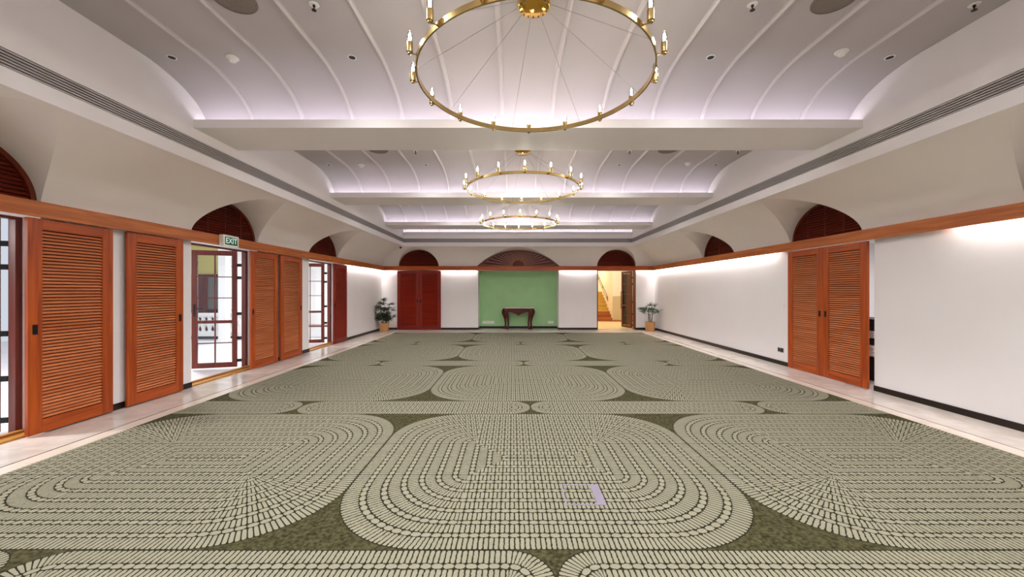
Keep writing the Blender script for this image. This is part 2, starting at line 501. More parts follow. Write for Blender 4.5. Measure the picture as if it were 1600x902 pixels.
FA = [(-3.81, 0.813, 0.67), (0.24, 1.69, 0.66), (4.223, 0.787, 0.67)]
vault('vault', lambda s, e, z: (s, YF-e, z), PF, FA, XL, XR, PL, PR, wall_back)

# ------------------------------------------------------------------ cornice with air grille
def cornice(name, a0, a1, axis, plane, sgn, parent, n=6, top=4.5):
    def dims(o0, o1, z0, z1):                   # o = offset behind the face
        p0, p1 = sorted((plane - sgn*o0, plane - sgn*o1))
        return (p0, p1, a0, a1, z0, z1) if axis == 'y' else (a0, a1, p0, p1, z0, z1)
    bm = bmesh.new()
    bx(bm, *dims(0, 0.12, ZF, ZG0)); bx(bm, *dims(0, 0.12, ZG1, top)); bx(bm, *dims(0.07, 0.12, ZG0, ZG1))
    c = obj(name, bm, M['fascia'], parent)
    bm = bmesh.new(); bx(bm, *dims(0.062, 0.07, ZG0, ZG1)); obj('grille_recess', bm, M['dark'], c)
    pitch = (ZG1-ZG0)/n
    for i in range(n):
        z = ZG0 + (i+0.5)*pitch
        bm = bmesh.new(); bx(bm, *dims(0.004, 0.045, z-pitch*0.29, z+pitch*0.29)); obj('grille_slat', bm, M['grille'], c)
    return c
cornice('cornice', YB, FY+0.5, 'y', FL, 1, wall_left)
cornice('cornice', YB, FY+0.5, 'y', FR, -1, wall_right)
cornice('cornice', FL-0.12, FR+0.12, 'x', FY, -1, wall_back, top=ZM0)

# ------------------------------------------------------------------ ceiling: coved bays between beams
beams = [5.0 + BAY*k for k in (-1, 0, 1, 2)]
BW = 0.8
def cove_profile(y0, y1, half=False):
    """bay between beam faces y0 (near) and y1 (far)"""
    a, b = 1.0, ZC-3.79
    pts = []
    for i in range(19):
        t = PI/2*i/18; pts.append((y0-0.25+a-a*math.cos(t), 3.79+b*math.sin(t)))
    if half:
        a2 = min(0.72, (y1-y0)/2)
    else: a2 = a
    for i in range(19):
        t = PI/2 - PI/2*i/18; pts.append((y1+0.25-a2+a2*math.cos(t), 3.79+b*math.sin(t)))
    return pts
bays = [(YB+0.8, beams[0])] + [(beams[i]+BW, beams[i+1]) for i in range(3)] + [(beams[3]+BW, FY+0.03)]
bm = bmesh.new(); profs = []
for i, (a, b) in enumerate(bays):
    pr = cove_profile(a, b, i == len(bays)-1); profs.append(pr)
    va = [bm.verts.new((FL-0.06, y, z)) for y, z in pr]; vb = [bm.verts.new((FR+0.06, y, z)) for y, z in pr]
    for j in range(len(pr)-1): bm.faces.new((va[j], va[j+1], vb[j+1], vb[j]))
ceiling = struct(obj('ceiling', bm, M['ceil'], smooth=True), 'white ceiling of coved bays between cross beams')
# thin bead mouldings running along each bay
ribx = [CX + s*(0.34+0.68*i) for i in range(6) for s in (-1, 1)]
for i, pr in enumerate(profs):
    bm = bmesh.new()
    sec = [(-0.026, 0.004), (-0.026, -0.009), (-0.015, -0.011), (-0.012, -0.026), (-0.005, -0.032), (0.005, -0.032), (0.012, -0.026), (0.015, -0.011), (0.026, -0.009), (0.026, 0.004)]
    rows = []
    for j, (y, z) in enumerate(pr):
        y0, z0 = pr[max(j-1, 0)]; y1, z1 = pr[min(j+1, len(pr)-1)]
        t = Vector((0, y1-y0, z1-z0)).normalized(); nrm = Vector((0, t.z, -t.y))
        if nrm.z > 0: nrm = -nrm
        if abs(nrm.z) < 1e-6: nrm = Vector((0, 1 if j < 10 else -1, 0))
        rows.append([bm.verts.new(Vector((sx, y, z)) - nrm*so) for sx, so in sec])
    for r0, r1 in zip(rows, rows[1:]):
        for q in range(len(sec)-1): bm.faces.new((r0[q], r0[q+1], r1[q+1], r1[q]))
    me = mesh(bm, 'bead_moulding', M['bead'], True)
    for x in ribx: link('bead_moulding', me, ceiling, (x, 0, 0))
def led(name, dims, mat, parent):
    boxobj(name, dims, mat, parent)
def beam(y0, y1, near=True, far=True):
    bm = bmesh.new()
    bx(bm, FL, FR, y0, y1, ZM0, ZM0+0.025)
    if near: bx(bm, FL, FR, y0, y0+0.022, ZM0+0.025, ZM1)
    if far: bx(bm, FL, FR, y1-0.022, y1, ZM0+0.025, ZM1)
    bx(bm, FL, FR, y0+(0.25 if near else 0), y1-(0.25 if far else 0), ZM0+0.025, 4.45)
    b = obj('beam', bm, M['fascia'], ceiling)
    if near: led('led_strip', (FL+0.02, FR-0.02, y0+0.125, y0+0.165, ZM0+0.027, ZM0+0.045), M['cove'], b)
    if far: led('led_strip', (FL+0.02, FR-0.02, y1-0.165, y1-0.125, ZM0+0.027, ZM0+0.045), M['cove'], b)
for y in beams: beam(y, y+BW)
beam(FY-0.03, FY+0.5, True, False)
beam(YB, YB+0.8, False, True)

# ------------------------------------------------------------------ wooden rail round the room with hidden wall wash
def rail(name, dims_board, dims_top, leds):
    bm = bmesh.new(); bx(bm, *dims_board, ZB0, ZB1, bev=0.004); bx(bm, *dims_top, ZB1-0.02, ZB1-0.002)
    r = struct(obj(name, bm, M['teak_y'] if name != 'trim_2' else M['teak_x']), 'teak rail running round the hall above the doors')
    for d in leds:
        led('led_strip', (*d, ZB1-0.06, ZB1-0.045), M['band'], r)
        l = boxobj('white_reflector', (d[0]-0.03, d[1]+0.03, d[2]-0.0, d[3]+0.0, ZB1-0.036, ZB1-0.021) if d[1]-d[0] < 0.1 else (d[0], d[1], d[2]-0.03, d[3]+0.03, ZB1-0.036, ZB1-0.021), M['plastic'], r)  # unseen white lining added to keep wood tint out of the wash
        x0, x1, y0, y1 = d
        if name == 'trim_1': w = (XL+RT-0.034, XL+RT-0.031, y0, y1)
        elif name == 'trim_3': w = (XR-RT+0.031, XR-RT+0.034, y0, y1)
        else: w = (x0, x1, YF-RT+0.031, YF-RT+0.034)
        boxobj('white_reflector', (*w, ZB0+0.01, ZB1-0.036), M['plastic'], r)
RT = 0.12
rail('trim_1', (XL+RT-0.03, XL+RT, YB, YF-RT+0.03), (XL, XL+RT-0.03, YB, YF), [(XL+0.035, XL+0.06, 12.15, YF-0.15)])
rail('trim_2', (XL+RT-0.03, XR-RT+0.03, YF-RT, YF-RT+0.03), (XL+RT-0.03, XR-RT+0.03, YF-RT+0.03, YF),
     [(XL+0.15, -4.72, YF-0.06, YF-0.035), (-2.9, NX0-0.05, YF-0.06, YF-0.035), (NX1+0.05, DX0-0.05, YF-0.06, YF-0.035), (5.06, XR-0.15, YF-0.06, YF-0.035)])
rail('trim_3', (XR-RT, XR-RT+0.03, YB, YF-RT+0.03), (XR-RT+0.03, XR, YB, YF), [(XR-0.06, XR-0.035, 8.3, YF-0.15), (XR-0.06, XR-0.035, YB+0.3, 4.9)])

# ------------------------------------------------------------------ arched louvre tympana
def tympanum(name, label, cx, hw, rise, tf, rz, rods=0, group=None, pitch=0.047):
    t = thing(name, label, 'louvre', (*tf, ZB1), rz, group)
    N = 36
    poly = [(hw*math.cos(PI*i/N), rise*math.sin(PI*i/N)) for i in range(N+1)]
    bm = bmesh.new(); prism(bm, [(x, z-0.01) for x, z in poly], 0.09, 0.12); obj('back_panel', bm, M['mahogp'], t)
    bm = bmesh.new()
    inner = [((hw-0.05)*math.cos(PI*i/N), (rise-0.05)*math.sin(PI*i/N)) for i in range(N+1)]
    va = [[bm.verts.new((x, yy, z)) for x, z in pl] for pl in (poly, inner) for yy in (0.02, 0.09)]
    for i in range(N):
        for a, b in ((0, 2), (2, 3), (3, 1), (1, 0)):
            bm.faces.new((va[a][i], va[a][i+1], va[b][i+1], va[b][i]))
    obj('arch_frame', bm, M['mahogz'], t)
    n = int((rise-0.06)/pitch)
    for i in range(n):
        z = 0.02 + (i+0.5)*pitch
        w = (hw-0.045)*math.sqrt(max(0, 1-((z+0.02)/(rise-0.03))**2))
        if w < 0.06: continue
        bm = bmesh.new(); prism(bm, [(0, 0)]*0 or [(-w, -0.004), (w, -0.004), (w, 0.004), (-w, 0.004)], -0.024, 0.024)
        o = obj('slat', bm, M['mahog'], t, loc=(0, 0.06, z)); o.rotation_euler = (math.radians(38), 0, 0)
    for k in range(rods):
        x = (k-(rods-1)/2)*hw*0.5
        h = rise*math.sqrt(1-(x/hw)**2)-0.06
        bm = bmesh.new(); tube(bm, [(x, 0.03, 0.0), (x, 0.03, h)], 0.005, 6); obj('tilt_rod', bm, M['mahog'], t)
    return t
LS = ('arched mahogany louvre over the doorway farthest from the bushy plant', 'arched mahogany louvre rising behind the exit sign', 'arched mahogany louvre over the doorway closest to the bushy plant')
RS = ('arched mahogany louvre on the plain wall, farthest from the small palm', 'arched mahogany louvre directly over the pair of sliding louvred doors with a floor gap', 'arched mahogany louvre above bare white wall beyond the small palm')
for i, c in enumerate(ARCH_Y):
    tympanum('arched_louvre', LS[i], c, AHW, ARISE, (XL-0.02, c), PI/2, 3, 'arched louvres over the side walls')
    tympanum('arched_louvre', RS[i], c, AHW, ARISE, (XR+0.02, c), -PI/2, 3, 'arched louvres over the side walls')
tympanum('arched_louvre', 'narrow round arched mahogany louvre above the closed red louvred doors', 0, 0.813, 0.67, (-3.81, YF+0.02), 0, 0, 'arched louvres on the end wall')
tympanum('arched_louvre', 'narrow round arched mahogany louvre above the stair hall doorway', 0, 0.787, 0.67, (4.223, YF+0.02), 0, 0, 'arched louvres on the end wall')
# fan over the niche
fan = thing('fan_louvre', 'wide mahogany fan of radiating slats above the green niche', 'louvre', (0.24, YF+0.02, ZB1))
hw, rise, N = 1.69, 0.66, 48
poly = [(hw*math.cos(PI*i/N), arch_z(hw, rise, math.cos(PI*i/N))) for i in range(N+1)]
bm = bmesh.new(); prism(bm, [(x, z-0.01) for x, z in poly], 0.09, 0.12); obj('back_panel', bm, M['mahogp'], fan)
bm = bmesh.new()
inner = [((hw-0.12)*math.cos(PI*i/N), arch_z(hw-0.12, rise-0.05, math.cos(PI*i/N))) for i in range(N+1)]
va = [[bm.verts.new((x, yy, z)) for x, z in pl] for pl in (poly, inner) for yy in (0.0, 0.09)]
for i in range(N):
    for a, b in ((0, 2), (2, 3), (3, 1), (1, 0)): bm.faces.new((va[a][i], va[a][i+1], va[b][i+1], va[b][i]))
obj('arch_frame', bm, M['mahogz'], fan)
for i in range(27):
    a = math.radians(2.5 + 175*i/26)
    c, s = math.cos(a), math.sin(a)
    R = 0.25
    while R < 1.6 and abs(R*c) < hw-0.13 and R*s < arch_z(hw-0.12, rise-0.055, R*c/(hw-0.12)): R += 0.004
    if R < 0.3: continue
    px, pz = -s, c
    bm = bmesh.new()
    q = [(0.25*c-px*0.005, 0.25*s-pz*0.005), (R*c-px*0.009, R*s-pz*0.009), (R*c+px*0.009, R*s+pz*0.009), (0.25*c+px*0.005, 0.25*s+pz*0.005)]
    prism(bm, q, 0.02, 0.05); obj('ray_slat', bm, M['ray'], fan)
bm = bmesh.new()
tube(bm, [(0.25*math.cos(PI*i/20), 0.03, 0.25*math.sin(PI*i/20)) for i in range(21)], 0.017, 8); obj('hub_arc', bm, M['teak_x'], fan, True)
bm = bmesh.new(); prism(bm, [(0.235*math.cos(PI*i/20), 0.235*math.sin(PI*i/20)) for i in range(21)], 0.04, 0.08); obj('hub', bm, M['mahogp'], fan)

# ------------------------------------------------------------------ louvred sliding shutters
SW, SH, SB = 0.88, 2.395, 0.015
bm = bmesh.new(); bx(bm, -SW/2+0.125, SW/2-0.125, -0.018, 0.018, -0.004, 0.004, bev=0.0015); SLAT = mesh(bm, 'slat', M['slat'])
SLATR = SLAT.copy(); SLATR.materials[0] = M['redslat']
def frame_meshes(w):
    out = []
    for x0, x1 in ((-w/2, -w/2+0.13), (w/2-0.13, w/2)):
        bm = bmesh.new(); bx(bm, x0, x1, -0.02, 0.02, SB, SH, bev=0.003); out.append(('stile', mesh(bm, 'stile', M['teak_z'])))
    for z0, z1, nm in ((SH-0.12, SH, 'top_rail'), (SB, SB+0.15, 'bottom_rail')):
        bm = bmesh.new(); bx(bm, -w/2+0.13, w/2-0.13, -0.019, 0.019, z0, z1, bev=0.002); out.append((nm, mesh(bm, nm, M['teak_x'])))
    bm = bmesh.new(); bx(bm, -w/2+0.13, w/2-0.13, 0.012, 0.018, SB+0.15, SH-0.12); out.append(('back_panel', mesh(bm, 'back_panel', M['slatback'])))
    return out
FM = frame_meshes(SW)
FMR = []
for nm_, me_ in FM:
    c_ = me_.copy()
    if nm_ != 'back_panel': c_.materials[0] = M['red_z'] if nm_ == 'stile' else M['red_x']
    FMR.append((nm_, c_))
def handle_mesh():
    bm = bmesh.new()
    bx(bm, -0.024, 0.024, -0.004, 0.0, -0.055, 0.055, bev=0.0015)
    return mesh(bm, 'flush_pull', M['iron'])
HM = handle_mesh()
bm = bmesh.new(); bx(bm, -0.013, 0.013, -0.0075, -0.004, -0.042, 0.042, bev=0.001); HM2 = mesh(bm, 'pull_cup', M['lens'])
def shutter(label, loc, rz, hs, group, red=False):
    t = thing('louvred_shutter', label, 'shutter', loc, rz, group)
    for nm, me in (FMR if red else FM): link(nm, me, t)
    z0, z1 = SB+0.155, SH-0.125; n = 56; p = (z1-z0)/n
    for i in range(n):
        link('slat', SLATR if red else SLAT, t, (0, -0.001, z0+(i+0.5)*p), (math.radians(40), 0, 0))
    h = link('flush_pull', HM, t, (hs*(SW/2-0.062), -0.02, 1.17), label='dark flush pull let into the stile')
    link('pull_cup', HM2, h)
    return t
ords = ('fifth', 'fourth', 'third', 'second', 'first')
for i, (c, hs) in enumerate(((4.55, -1), (5.615, 1), (8.06, -1), (9.04, 1), (11.60, -1))):
    shutter('%s louvred shutter on the exit sign wall, %s counted from the bushy plant' % ('dark red' if i == 4 else 'teak', ords[i]), (XL+0.06, c, 0), PI/2, hs, 'shutters parked beside the doorways', i == 4)
shutter('teak louvred door by the light switch, one of a closed sliding pair', (XR-0.06, 7.445, 0), -PI/2, 1, 'closed sliding louvred pair')
shutter('teak louvred door standing beside the narrow open gap', (XR-0.06, 6.56, 0), -PI/2, -1, 'closed sliding louvred pair')
FDX = -3.782
shutter('red brown louvred door leaf next to the bushy plant', (FDX-0.441, YF-0.05, 0), 0, 1, 'closed louvred doors on the end wall', True)
shutter('red brown louvred door leaf on the niche side of its pair', (FDX+0.441, YF-0.05, 0), 0, -1, 'closed louvred doors on the end wall', True)

# ------------------------------------------------------------------ doorways: frames, thresholds, glazed leaves
def door_frame(n, y0, y1):
    bm = bmesh.new(); xo, xi = XL-0.285, XL-0.205
    bx(bm, xo, xi, y0, y0+0.06, 0.0, DT); bx(bm, xo, xi, y1-0.06, y1, 0.0, DT); bx(bm, xo, xi, y0+0.06, y1-0.06, DT-0.03, DT)
    struct(obj('trim_%d' % n, bm, M['mahogz']), 'dark wooden frame lining the glazed doorway')
    th = boxobj('threshold', (XL-0.28, XL-0.005, y0+0.002, y1-0.002, -0.015, 0.022), M['thresh'], fl, bev=0.004)
    boxobj('threshold_rail', (XL-0.20, XL-0.13, y0+0.002, y1-0.002, 0.022, 0.045), M['thresh'], th, bev=0.004)
for i, (a, b) in enumerate(OPS_L): door_frame(4+i, a, b)
def glazed(label, hinge, rz, group, pull=False, w=0.78, solid=False):
    """leaf along local +x from the hinge side; door lever at the far end"""
    t = thing('glazed_door', label, 'door', (*hinge, 0), rz, group)
    z0, z1, d = 0.03, 2.41, 0.022
    for x0, x1 in ((0, 0.085), (w-0.095, w)):
        boxobj('stile', (x0, x1, -d, d, z0, z1), M['mahogz'], t, bev=0.003)
    boxobj('top_rail', (0.085, w-0.095, -d, d, z1-0.10, z1), M['mahogz'], t)
    boxobj('bottom_rail', (0.085, w-0.095, -d, d, z0, z0+0.10), M['mahogz'], t)
    boxobj('middle_rail', (0.085, w-0.095, -d, d, 0.93, 0.99), M['mahogz'], t)
    xm = (0.085+w-0.095)/2
    boxobj('muntin', (xm-0.010, xm+0.010, -0.014, 0.014, z0+0.10, z1-0.10), M['mahogz'], t)
    zs = [z0+0.10, 0.53, 0.96, 1.445, 1.875, z1-0.10]
    for z in (0.53, 1.445, 1.875):
        boxobj('muntin', (0.085, w-0.095, -0.013, 0.013, z-0.009, z+0.009), M['mahogz'], t)
    for a, b in zip(zs, zs[1:]):
        for x0, x1 in ((0.087, xm-0.010), (xm+0.010, w-0.097)):
            if solid and x0 < 0.1: boxobj('panel', (x0, x1, -0.012, 0.012, a+0.01, b-0.01), M['mahogz'], t)
            else: boxobj('pane', (x0, x1, -0.003, 0.003, a+0.01, b-0.01), M['pane'], t)
    for z in (0.16, 0.62, 1.12, 1.86, 2.12):
        boxobj('hinge', (-0.075, 0.0, -0.010, 0.010, z-0.03, z+0.03), M['iron'], t)
    if pull:
        bm = bmesh.new()
        for s in (-1, 1):
            tube(bm, [(w-0.05, s*0.022, 0.86), (w-0.05, s*0.075, 0.86)], 0.009); tube(bm, [(w-0.05, s*0.022, 1.5), (w-0.05, s*0.075, 1.5)], 0.009)
            tube(bm, [(w-0.05, s*0.075, 0.80), (w-0.05, s*0.075, 1.56)], 0.012)
        obj('pull_handle', bm, M['iron'], t, True)
    else:
        h = boxobj('handle_plate', (w-0.065, w-0.03, -d-0.006, d+0.006, 1.08, 1.32), M['iron'], t, bev=0.002)
        bm = bmesh.new()
        for s in (-1, 1):
            tube(bm, [(w-0.047, s*0.024, 1.24), (w-0.047, s*0.065, 1.24), (w-0.06, s*0.07, 1.24), (w-0.17, s*0.07, 1.235)], 0.009)
        obj('lever', bm, M['iron'], h, True)
    return t
# hinged on the far jamb, swung out on to the veranda
for i, lab in enumerate(('glazed timber door leaf at the doorway farthest from the bushy plant', 'glazed timber door leaf opened under the exit sign',
                         'glazed timber door leaf at the doorway closest to the bushy plant')):
    yj = OPS_L[i][1]
    glazed(lab, (XL-0.365, yj-0.075), PI + math.radians(16), 'glazed door leaves opened outward')
# end wall doorway to the stairs
bm = bmesh.new()
bx(bm, DX0, DX0+0.035, YF-0.01, YF+0.28, 0, DT); bx(bm, DX1-0.035, DX1, YF-0.01, YF+0.28, 0, DT); bx(bm, DX0+0.035, DX1-0.035, YF, YF+0.28, DT-0.015, DT)
struct(obj('trim_7', bm, M['mahogz']), 'dark wooden frame lining the stair hall doorway')
glazed('half glazed timber door leaf opened towards the stairs', (DX1-0.06, YF+0.30), PI-math.radians(75), None, True, solid=True)

# ------------------------------------------------------------------ chandeliers
CR_, CZ = 1.06, 3.51
def chandelier():
    t = thing('ring_chandelier', 'x', 'chandelier', (0, 0, 0))
    N = 96
    bm = bmesh.new()
    for k in range(N):
        pass
    prof = [(CR_-0.007, 0.0), (CR_+0.007, 0.0), (CR_+0.007, 0.046), (CR_-0.007, 0.046)]
    rings = [[bm.verts.new((r*math.cos(2*PI*k/N), r*math.sin(2*PI*k/N), z)) for k in range(N)] for r, z in prof]
    for a in range(4):
        for k in range(N): bm.faces.new((rings[a][k], rings[a][(k+1)%N], rings[(a+1)%4][(k+1)%N], rings[(a+1)%4][k]))
    obj('ring', bm, M['brass'], t, True)
    H = ZC-CZ
    bm = bmesh.new(); lathe(bm, [(0.0, H-0.06), (0.135, H-0.06), (0.148, H-0.052), (0.15, H-0.045), (0.15, H), (0.0, H)], 40)
    can = obj('canopy', bm, M['brassp'], t, True)
    bm = bmesh.new(); lathe(bm, [(0, -0.003), (0.006, -0.003), (0.006, 0.001)], 8); sm = mesh(bm, 'screw', M['iron'])
    for k in range(16):
        a = 2*PI*k/16; link('screw', sm, can, (0.128*math.cos(a), 0.128*math.sin(a), H-0.06))
    for k in range(8):
        a = 2*PI*k/8 + PI/16 + PI/2
        bm = bmesh.new(); tube(bm, [(0.12*math.cos(a), 0.12*math.sin(a), H-0.06), ((CR_-0.01)*math.cos(a), (CR_-0.01)*math.sin(a), 0.03)], 0.0022, 5)
        obj('cable', bm, M['steel'], t)
    RC = CR_+0.062
    bm = bmesh.new(); lathe(bm, [(0, 0.0), (0.017, 0.0), (0.017, 0.012), (0.0255, 0.014), (0.0265, 0.018), (0.0265, 0.094), (0.021, 0.094), (0.021, 0.09), (0, 0.09)], 18)
    cup = mesh(bm, 'candle_cup', M['brass'], True)
    bm = bmesh.new(); tube(bm, [(-0.055, 0, 0.012), (-0.02, 0, 0.005), (0.0, 0, -0.004), (0.0, 0, 0.004)], 0.0058, 8)
    bx(bm, -0.062, -0.053, -0.012, 0.012, 0.0, 0.026); arm = mesh(bm, 'arm', M['brass'], True)
    bm = bmesh.new(); lathe(bm, [(0, 0.094), (0.006, 0.094), (0.0115, 0.118), (0.0125, 0.135), (0.009, 0.158), (0.003, 0.172), (0, 0.174)], 10)
    fil = mesh(bm, 'filament', M['bulb'], True)
    bm = bmesh.new(); lathe(bm, [(0.014, 0.092), (0.0215, 0.115), (0.0225, 0.135), (0.018, 0.162), (0.008, 0.186), (0, 0.196)], 14)
    gl = mesh(bm, 'bulb', M['bulbglass'], True)
    for k in range(16):
        a = 2*PI*k/16 + PI/2
        c = link('candle_cup', cup, t, (RC*math.cos(a), RC*math.sin(a), 0.016), (0, 0, a))
        link('arm', arm, c); link('filament', fil, c); link('bulb', gl, c)
    return t
ch0 = chandelier()
CHL = ('brass ring chandelier hanging in the bay before the first beam, closest to the floor box', 'brass ring chandelier in the middle bay between two beams',
       'brass ring chandelier in the bay closest to the green niche', 'added unseen brass ring chandelier in the bay over the camera')
for i, (y, lb) in enumerate(zip((3.53, 7.272, 11.015, -0.21), CHL)):  # the last one is unseen, added above the camera for its light
    c = ch0 if i == 0 else copy_tree(ch0)
    c.location = (CX, y, CZ); tag(c, lb, 'chandelier', 'ring chandeliers along the ceiling')

# ------------------------------------------------------------------ ceiling fittings, one set to each bay
BAYN = ('bay over the floor box', 'middle ceiling bay', 'bay closest to the niche')
def side_of(x): return 'exit sign side' if x < 0 else 'switch side'
def rank(x): return 'outer' if abs(x-0.2) > 3.5 else 'inner'
def fit_meshes():
    d = {}
    bm = bmesh.new(); lathe(bm, [(0.0, -0.002), (0.037, -0.002)], 20); d['spot_in'] = mesh(bm, 'lamp_recess', M['lens'])
    bm = bmesh.new(); lathe(bm, [(0.036, -0.002), (0.047, -0.004), (0.05, 0.0), (0.05, 0.004)], 24); d['spot'] = mesh(bm, 'spotlight', M['plastic'], True)
    bm = bmesh.new(); lathe(bm, [(0, -0.012), (0.165, -0.012), (0.175, -0.008), (0.175, 0.0)], 40); d['spk'] = mesh(bm, 'speaker', M['speaker'], True)
    bm = bmesh.new(); lathe(bm, [(0.168, -0.013), (0.18, -0.014), (0.186, -0.006), (0.186, 0)], 40); d['spkrim'] = mesh(bm, 'rim', M['speaker'], True)
    bm = bmesh.new(); lathe(bm, [(0, -0.014), (0.06, -0.014), (0.066, -0.008), (0.066, 0)], 24); d['smk'] = mesh(bm, 'base', M['plastic'], True)
    bm = bmesh.new(); lathe(bm, [(0, -0.05), (0.03, -0.05), (0.036, -0.044), (0.04, -0.03), (0.048, -0.028), (0.05, -0.014)], 24); d['smk2'] = mesh(bm, 'sensor_head', M['plastic'], True)
    bm = bmesh.new(); lathe(bm, [(0, -0.004), (0.04, -0.006), (0.045, 0.0)], 20); d['spr'] = mesh(bm, 'escutcheon', M['plastic'], True)
    bm = bmesh.new(); lathe(bm, [(0.012, -0.004), (0.012, -0.02), (0.006, -0.022), (0.006, -0.05), (0.022, -0.051), (0.022, -0.054), (0, -0.054)], 12); d['spr2'] = mesh(bm, 'sprinkler_head', M['iron'], True)
    return d
FT = fit_meshes()
SPOT = bpy.data.lights.new('fill_spot', 'SPOT'); SPOT.energy = SPOT_W; SPOT.color = (0.97, 0.975, 1.0)
SPOT.spot_size = math.radians(158); SPOT.spot_blend = 0.8; SPOT.shadow_soft_size = 0.04
SPOT2 = SPOT.copy(); SPOT2.energy = SPOT_W*0.16
def fill_spot(x, y, t=None):
    o = bpy.data.objects.new('fill_spot', SPOT if t is None else SPOT2); COL.objects.link(o)
    if t is None: o.location = (x, y, ZC-0.02)
    else: o.parent = t; o.location = (0, 0, -0.012)
for k in range(-1, 3):  # added fill spots without fittings, out of sight behind beams and camera
    for x in (-1.84, 2.275):
        fill_spot(x, 2.69+BAY*k)
        if k == -1: fill_spot(x, 4.37+BAY*k)
for k in range(3):
    y0 = BAY*k
    for x in (-3.91, -1.84, 2.275, 4.33):
        t = thing('recessed_spotlight', '%s recessed spotlight on the %s, %s' % (rank(x), side_of(x), BAYN[k]), 'spotlight', (x, 4.39-0.02+y0, ZC-0.005), 0, 'recessed ceiling spotlights')
        link('trim_ring', FT['spot'], t); link('lamp_recess', FT['spot_in'], t, (0, 0, -0.001)); abs(x) < 3 and fill_spot(x, 4.37+y0, t)
    for x in (-2.56, 2.97):
        t = thing('ceiling_speaker', 'round grey ceiling speaker on the %s, %s' % (side_of(x), BAYN[k]), 'speaker', (x, 3.50+y0, ZC), 0, 'round ceiling speakers')
        link('mesh_cover', FT['spk'], t); link('rim', FT['spkrim'], t)
    for x, y in ((-3.22, 4.38), (3.69, 4.27)):
        t = thing('smoke_detector', 'white domed smoke detector on the %s, %s' % (side_of(x), BAYN[k]), 'detector', (x, y+y0, ZC), 0, 'smoke detectors')
        link('base', FT['smk'], t); link('sensor_head', FT['smk2'], t)
    for x in (-1.86, 2.25, 4.33):
        t = thing('fire_sprinkler', '%s fire sprinkler on the %s, %s' % (rank(x), side_of(x), BAYN[k]), 'sprinkler', (x, 3.57+y0, ZC), 0, 'ceiling fire sprinklers')
        link('escutcheon', FT['spr'], t); link('sprinkler_head', FT['spr2'], t)

# ------------------------------------------------------------------ exit sign
es = thing('exit_sign', 'white exit sign box with green face and pale lettering', 'sign', (XL+RT+0.002, 6.92, 2.49), PI/2)
bm = bmesh.new(); bx(bm, -0.19, 0.19, -0.08, 0.0, -0.105, 0.105, bev=0.006); obj('housing', bm, M['plastic'], es)
face = boxobj('face', (-0.15, 0.15, -0.082, -0.079, -0.068, 0.068), M['exitface'], es)
cu = bpy.data.curves.new('lettering', 'FONT'); cu.body = 'EXIT'; cu.size = 0.135; cu.align_x = 'CENTER'; cu.align_y = 'CENTER'; cu.extrude = 0.0006; cu.offset = 0.002
cu.materials.append(M['exitword'])
tx0 = bpy.data.objects.new('lettering_curve', cu); COL.objects.link(tx0); bpy.context.view_layer.update()
tme = bpy.data.meshes.new_from_object(tx0.evaluated_get(bpy.context.evaluated_depsgraph_get())); bpy.data.objects.remove(tx0)
tx = bpy.data.objects.new('lettering', tme); COL.objects.link(tx); tx.parent = face; tx.location = (0, -0.0835, 0); tx.rotation_euler = (PI/2, 0, 0)

# ------------------------------------------------------------------ console table
tb = thing('console_table', 'carved dark wooden console table with pale marble top', 'table', (0.245, 15.52, 0))
def top_poly(s, n=20):
    """serpentine front, wide back"""
    pts = [(0.66*s, 0.50), (-0.66*s, 0.50), (-0.63*s, 0.16)]
    for i in range(n+1):
        x = -0.50 + 1.0*i/n
        pts.append((x*s, 0.02 - 0.0 + 0.03*math.cos(x*2*PI)*s*0.6 + (1-s)*0.1))
    pts.append((0.63*s, 0.16)); return pts
def slab_poly(bm, poly, z0, z1):
    a = [bm.verts.new((x, y, z0)) for x, y in poly]; b = [bm.verts.new((x, y, z1)) for x, y in poly]
    bm.faces.new(a[::-1]); bm.faces.new(b); n = len(poly)
    for i in range(n): bm.faces.new((a[i], a[(i+1)%n], b[(i+1)%n], b[i]))
bm = bmesh.new(); slab_poly(bm, top_poly(1.0), 0.865, 0.892); obj('marble_top', bm, M['marble'], tb, label='pale cream marble top')
bm = bmesh.new(); slab_poly(bm, top_poly(0.955), 0.84, 0.865); obj('moulding', bm, M['mahogp'], tb)
def apron(p0, p1, drop, nm='apron'):
    bm = bmesh.new(); n = 28; p0 = Vector(p0); p1 = Vector(p1); dirv = (p1-p0).normalized(); nv = Vector((-dirv.y, dirv.x, 0))*0.012
    rows = []
    for i in range(n+1):
        t = i/n; p = p0.lerp(p1, t)
        zb = 0.70 + 0.05*math.cos(2*PI*t)*0.5 - drop*math.exp(-((t-0.5)/0.07)**2) - 0.05*math.exp(-((t-0.5)/0.22)**2)
        rows.append([bm.verts.new((p+nv*s).to_3d() + Vector((0, 0, z))) for s in (-1, 1) for z in (zb, 0.845)])
    for a, b in zip(rows, rows[1:]):
        for q in ((0, 1), (1, 3), (3, 2), (2, 0)): bm.faces.new((a[q[0]], a[q[1]], b[q[1]], b[q[0]]))
    bm.faces.new((rows[0][0], rows[0][1], rows[0][3], rows[0][2])); bm.faces.new((rows[-1][0], rows[-1][1], rows[-1][3], rows[-1][2]))
    obj(nm, bm, M['mahogp'], tb)
apron((-0.50, 0.07, 0), (0.50, 0.07, 0), 0.05); apron((-0.54, 0.10, 0), (-0.58, 0.46, 0), 0.02); apron((0.54, 0.10, 0), (0.58, 0.46, 0), 0.02)
